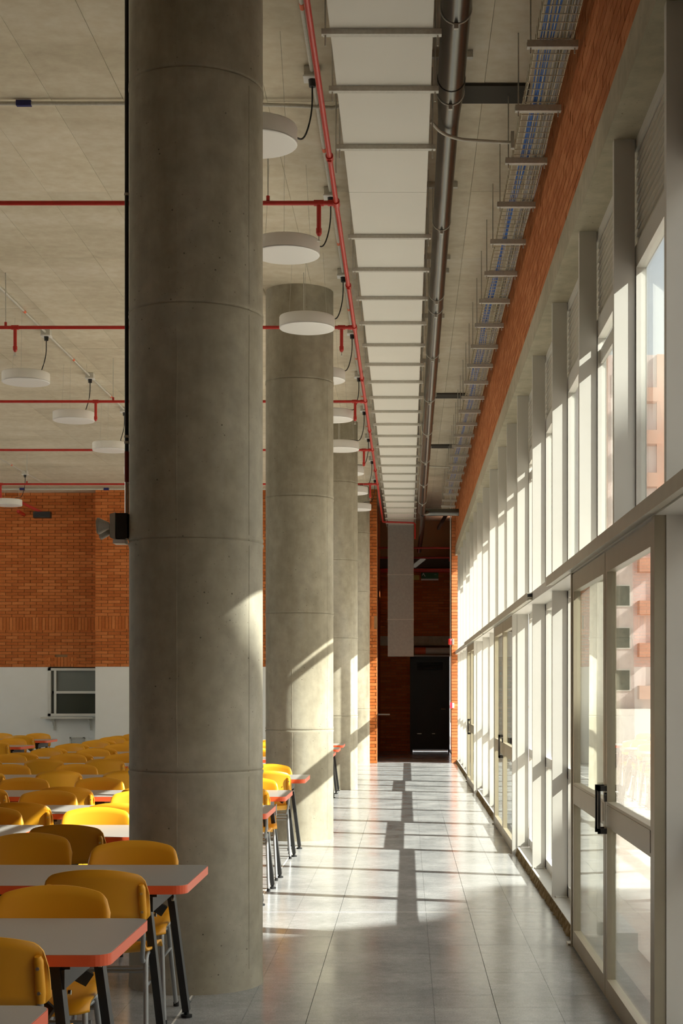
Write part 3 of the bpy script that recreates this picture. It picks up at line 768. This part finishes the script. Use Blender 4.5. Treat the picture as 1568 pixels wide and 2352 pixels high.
MB().box(-.01, .03, .02, .099, -.06, .06).build('back_plate', GREY_BOX, al2)
pc = tag(empty('pier_conduit', (0,0,0)), 'thin white conduit up the passage side of the brick pier', 'conduit')
MB().tube([(.868, Y_END+.3, .8), (.868, Y_END+.3, 5.4)], .011, 8).build('tube', LAMPW, pc)

# ------------------------------------------------------------------ tables
TL, TW, TH = 1.20, .74, .69
def rounded_rect(x0, x1, y0, y1, r, n=6):
    p = []
    for cx, cy, a0 in ((x1-r, y1-r, 0), (x0+r, y1-r, PI/2), (x0+r, y0+r, PI), (x1-r, y0+r, 1.5*PI)):
        for k in range(n+1):
            a = a0 + PI/2*k/n; p.append((cx+r*math.cos(a), cy+r*math.sin(a)))
    return p
def make_table():
    t = empty('dining_table')                                   # origin at the middle of the footprint
    MB().slab(rounded_rect(-TL/2, TL/2, -TW/2, TW/2, .055), TH-.036, TH-.001).build('edge_band', EDGE, t)
    MB().slab(rounded_rect(-TL/2+.0025, TL/2-.0025, -TW/2+.0025, TW/2-.0025, .053), TH-.003, TH).build('tabletop', LAMI, t)
    MB().box(-TL/2+.15, TL/2-.15, -.03, .03, TH-.10, TH-.037).build('centre_beam', DARK, t)
    for sx in (-1, 1):
        xt, xb = sx*(TL/2-.175), sx*(TL/2-.10)
        f = MB().box(xt-.03, xt+.03, -TW/2+.05, TW/2-.05, TH-.115, TH-.055).box(xt-.045, xt+.045, -TW/2+.06, TW/2-.06, TH-.055, TH-.036).build('cross_bar', DARK, t)
        for sy in (-1, 1):
            yt, yb = sy*(TW/2-.075), sy*(TW/2-.04)
            lg = MB().bar((xt, yt, TH-.04), (xb, yb, .03), .058, .030, (sx, 0, 0)).build('leg', DARK, t)
            MB().tube([(xb, yb, .03), (xb, yb, .012)], .012, 8).tube([(xb, yb, .012), (xb, yb, 0)], .026, 10).build('foot', RUBBER, lg)
            MB().bar((xt-sx*.02, yt*.97, TH-.20), (xt-sx*.24, yt*.6, TH-.05), .05, .02, (0,1,0)).build('brace', DARK, t)
            MB().tube([(xt+sx*.032, yt*.8, TH-.14), (xt+sx*.022, yt*.8, TH-.14)], .008, 8).build('bolt', SCREW, t)
    return t
# ------------------------------------------------------------------ chairs (facing +y, backrest at -y)
def make_chair():
    c = empty('chair')
    W = .212; m = MB(); nu, nv = 32, 6; front = []; back = []
    def outline(u):                                            # top edge height for u in -1..1
        e = 1-abs(u)
        cr = .06*(1-math.sqrt(max(0, 1-(1-e/.22)**2))) if e < .22 else 0
        return .778 - .036*abs(u)**2.2 - cr
    for j in range(nv+1):
        for i in range(nu+1):
            u = -1+2*i/nu; zt = outline(u); zb = .565 + (.02*(1-min(1, (1-abs(u))/.12))**2 if 1-abs(u) < .12 else 0)
            v = j/nv; z = zb+(zt-zb)*v
            y = -.205 - .035*v + .045*u*u + .006*math.sin(v*PI)
            front.append((W*u, y, z)); back.append((W*u, y-.011, z))
    N = nu+1; fs = []
    K = len(front)
    for j in range(nv):
        for i in range(nu):
            a = j*N+i; fs.append((a, a+1, a+N+1, a+N)); fs.append((K+a, K+a+N, K+a+N+1, K+a+1))
    for i in range(nu):
        fs.append((i, K+i, K+i+1, i+1)); a = nv*N+i; fs.append((a, a+1, K+a+1, K+a))
    for j in range(nv):
        a = j*N; fs.append((a, a+N, K+a+N, K+a)); a = j*N+nu; fs.append((a, K+a, K+a+N, a+N))
    bk = m.add(front+back, fs, True).build('backrest', YEL, c)
    for s in (-1, 1):
        sl = MB().tube([(s*.187, -.190, .572), (s*.187, -.192, .60), (s*.186, -.213, .70), (s*.184, -.218, .715)], [.013, .0155, .0155, .010], 10).build('sleeve', YEL, bk)
        for z, yy in ((.605, -.212), (.68, -.228)):
            MB().tube([(s*.187, yy, z), (s*.187, yy-.005, z)], .0055, 8).build('screw', SCREW, bk)
    # seat shell
    m = MB(); nu, nv = 12, 10; top = []; bot = []
    for j in range(nv+1):
        for i in range(nu+1):
            u = -1+2*i/nu; v = j/nv
            w = .205*(.93+.07*v); y = -.17+.375*v
            zz = .435 + .012*u*u - .012*math.sin(PI*v) + (.03*(1-v/.18)**2 if v < .18 else 0) - (.035*((v-.8)/.2)**2 if v > .8 else 0)
            ex = max(0, abs(u)-.8)/.2; yy = y - (.025*ex*ex if v > .9 else 0)
            top.append((w*u, yy, zz)); bot.append((w*u, yy, zz-.010))
    N = nu+1; K = len(top); fs = []
    for j in range(nv):
        for i in range(nu):
            a = j*N+i; fs.append((a, a+1, a+N+1, a+N)); fs.append((K+a, K+a+N, K+a+N+1, K+a+1))
    for i in range(nu):
        fs.append((i, K+i, K+i+1, i+1)); a = nv*N+i; fs.append((a, a+1, K+a+1, K+a))
    for j in range(nv):
        a = j*N; fs.append((a, a+N, K+a+N, K+a)); a = j*N+nu; fs.append((a, K+a, K+a+N, a+N))
    m.add(top+bot, fs, True).build('seat', YEL, c)
    r = .0105
    for s in (-1, 1):
        x = s*.178
        MB().tube(fillet([(s*.20, -.20, .01), (x, -.075, .412), (x, .10, .412)], .05, 5), r, 8).build('leg', TUBE, c)
        MB().tube(fillet([(x, .02, .412), (x, .125, .412), (s*.20, .20, .01)], .05, 5), r, 8).build('leg', TUBE, c)
        MB().tube(fillet([(x*.96, .03, .395), (x*.96, -.13, .385), (s*.187, -.185, .47), (s*.187, -.195, .60), (s*.186, -.213, .70)], .05, 5), .0095, 8).build('upright', TUBE, c)
        MB().tube([(s*.186, -.108, .29), (s*.186, .148, .29)], .007, 6).build('side_brace', TUBE, c)
        for yy in (-.203, .203):
            MB().tube([(s*.2005, yy, .0), (s*.2005, yy*.985, .022)], .0135, 8).build('foot_cap', RUBBER, c)
    for y, z in ((-.09, .36), (.0, .33), (.08, .33)):
        MB().tube([(-.178, y, z), (.178, y, z)], .007, 6).build('rack_rod', TUBE, c)
    return c
ROWS = [3.15, 4.62, 6.24, 8.27, 9.80, 11.34, 13.50, 15.72, 17.2, 18.65, 20.05, 21.5, 23.2]       # front edges of the table rows
rowname = ['foremost cropped', 'first', 'second', 'third', 'fourth', 'fifth', 'sixth', 'seventh', 'eighth', 'ninth', 'tenth', 'eleventh', 'farthest']
COLY = (7.77, 15.22, 22.67, 30.0)
placename = ['beside the columns', 'second from columns', 'third from columns']
tproto, cproto = make_table(), make_chair()
used = [False, False]
def place(proto, idx, loc, rz):
    if not used[idx]: o = proto; used[idx] = True
    else: o = copy_tree(proto)
    o.location = loc; o.rotation_euler = (0, 0, rz); return o
def seen(x, y, z=.78):
    px = VPX + F_PX*x/y; py = VPY + F_PX*(H_CAM-z)/y
    return px > -70 and py < 2420
FIX = {  # (row, side, table, seat): (dx, dy, rz) hand-set chairs
    (1,'n',0,0): (.0, .0, .0), (1,'f',0,0): (-.02, .0, .03), (2,'n',0,0): (.02, .0, .0), (2,'f',0,0): (-.02, .02, .02),
    (2,'f',0,1): (.0, .40, .05), (3,'n',0,1): (.06, .02, -.04)}
for ri, y0 in enumerate(ROWS):
    for ti in range(3):
        xr = -.905 - ti*(TL+.03); xc = xr-TL/2
        if not (seen(xr-.1, y0+TW, .7)): continue
        t = place(tproto, 0, (xc, y0+TW/2, 0), 0)
        tag(t, 'grey dining table with orange edge in the %s row, %s' % (rowname[ri], placename[ti]), 'table', 'orange edged dining tables')
        for side in ('n', 'f'):
            for si in range(2):
                x = xr - .36 - si*.60; key = (ri, side, ti, si)
                dx, dy, rz = FIX.get(key, (random.uniform(-.04, .04), random.uniform(-.03, .05), random.uniform(-.09, .09)))
                y = y0 - .17 + .225 - (dy if side == 'n' else 0) if side == 'n' else y0 + TW + .20 - .225 + dy
                if not seen(x+.2, y) or key[:2] == (0, 'f'): continue
                if any(math.hypot(x+dx-CX, y-cy) < CR+.27 for cy in COLY): continue
                o = place(cproto, 1, (x+dx, y, 0), rz + (0 if side == 'n' else PI))
                tag(o, 'yellow chair, %s side of the %s table row, table %s, %s seat' % ('near' if side == 'n' else 'far', rowname[ri], placename[ti], ('right', 'left')[si]), 'chair', 'yellow canteen chairs')
# group beyond the aisle at the far left
for k, y0 in enumerate((20.9, 23.4)):
    t = place(tproto, 0, (-5.28-TL/2-(.25*k), y0+TW/2, 0), 0)
    tag(t, ['grey dining table with orange edge across the aisle near the serving hatch', 'grey dining table with orange edge farthest left by the serving hatch'][k], 'table', 'orange edged dining tables')
    for side in ('n', 'f'):
        for si in range(2):
            x = -5.28 - .25*k - .36 - si*.6; y = y0+.06 if side == 'n' else y0+TW-.02
            o = place(cproto, 1, (x, y, 0), random.uniform(-.1, .1) + (0 if side == 'n' else PI))
            tag(o, 'yellow chair across the aisle, %s side of the %s hatch table, %s seat' % ('near' if side == 'n' else 'far', ('nearer', 'farther')[k], ('right', 'left')[si]), 'chair', 'yellow canteen chairs')

# ------------------------------------------------------------------ outdoors: paving, flats seen through the door glass, an added unseen block that shades the near end
struct(MB().box(1.35, 160, -90, 190, -.3, -.03).box(-90, X_L-.2, -60, 100, -.3, -.03).build('ground', PAVE), 'paving outside the glazing')
fl = tag(empty('apartment_building', (19.5, 112, -.03)), 'pale apartment block with brick balconies seen through the door glass', 'building')
FW = painted('flat_wall', (.70,.58,.54,1), .8, .1, .3); FB = painted('flat_brick', (.50,.28,.20,1), .8, .1, 1)
MB().box(-6, 9, 0, 14, 0, 26).build('wall', FW, fl)
for x in (-6.0, -1.2, 4.0): MB().box(x, x+1.2, -.25, 0, 0, 26).build('brick_pier', FB, fl)
for i in range(8):
    z = 3.1*i+.8
    for x in (-4.4, .5, 5.6):
        w = MB().box(x, x+1.3, -.06, 0, z+.5, z+2.1).build('window', ALU, fl)
        MB().box(x+.08, x+1.22, -.08, -.05, z+.58, z+2.02).build('pane', GLASS_D, w)
    for x in (-2.6, 2.2):
        MB().box(x, x+1.3, -1.1, 0, z-.1, z+.9).build('balcony', FB, fl)
nb = tag(empty('shade_block', (0,0,0)), 'unseen added block shaped to shade the near end of the hall', 'building')
XO = 16.0; du = -.315*(XO-1.1); dv = .81*(XO-1.1)
prof = [(6.84,3.75),(6.88,3.5),(7.01,3.31),(7.17,3.15),(7.30,2.9),(7.7,2.4),(8.51,1.62),(9.0,1.26),(9.42,.90),(9.75,.74),(10.2,.66),(10.6,.60),(11.1,.50),(11.45,.36),(11.6,.05)]  # outline drawn from the wanted shadow edge on floor and column
poly = [(u+du, v+dv) for u, v in prof]
poly += [(poly[-1][0], -.03), (-40, -.03), (-40, poly[0][1]+.2), (poly[0][0]-.2, poly[0][1]+.2)]
MB().prism(poly, XO, XO+6).build('block', painted('shade_block_paint', (.6,.55,.48,1), .8), nb)
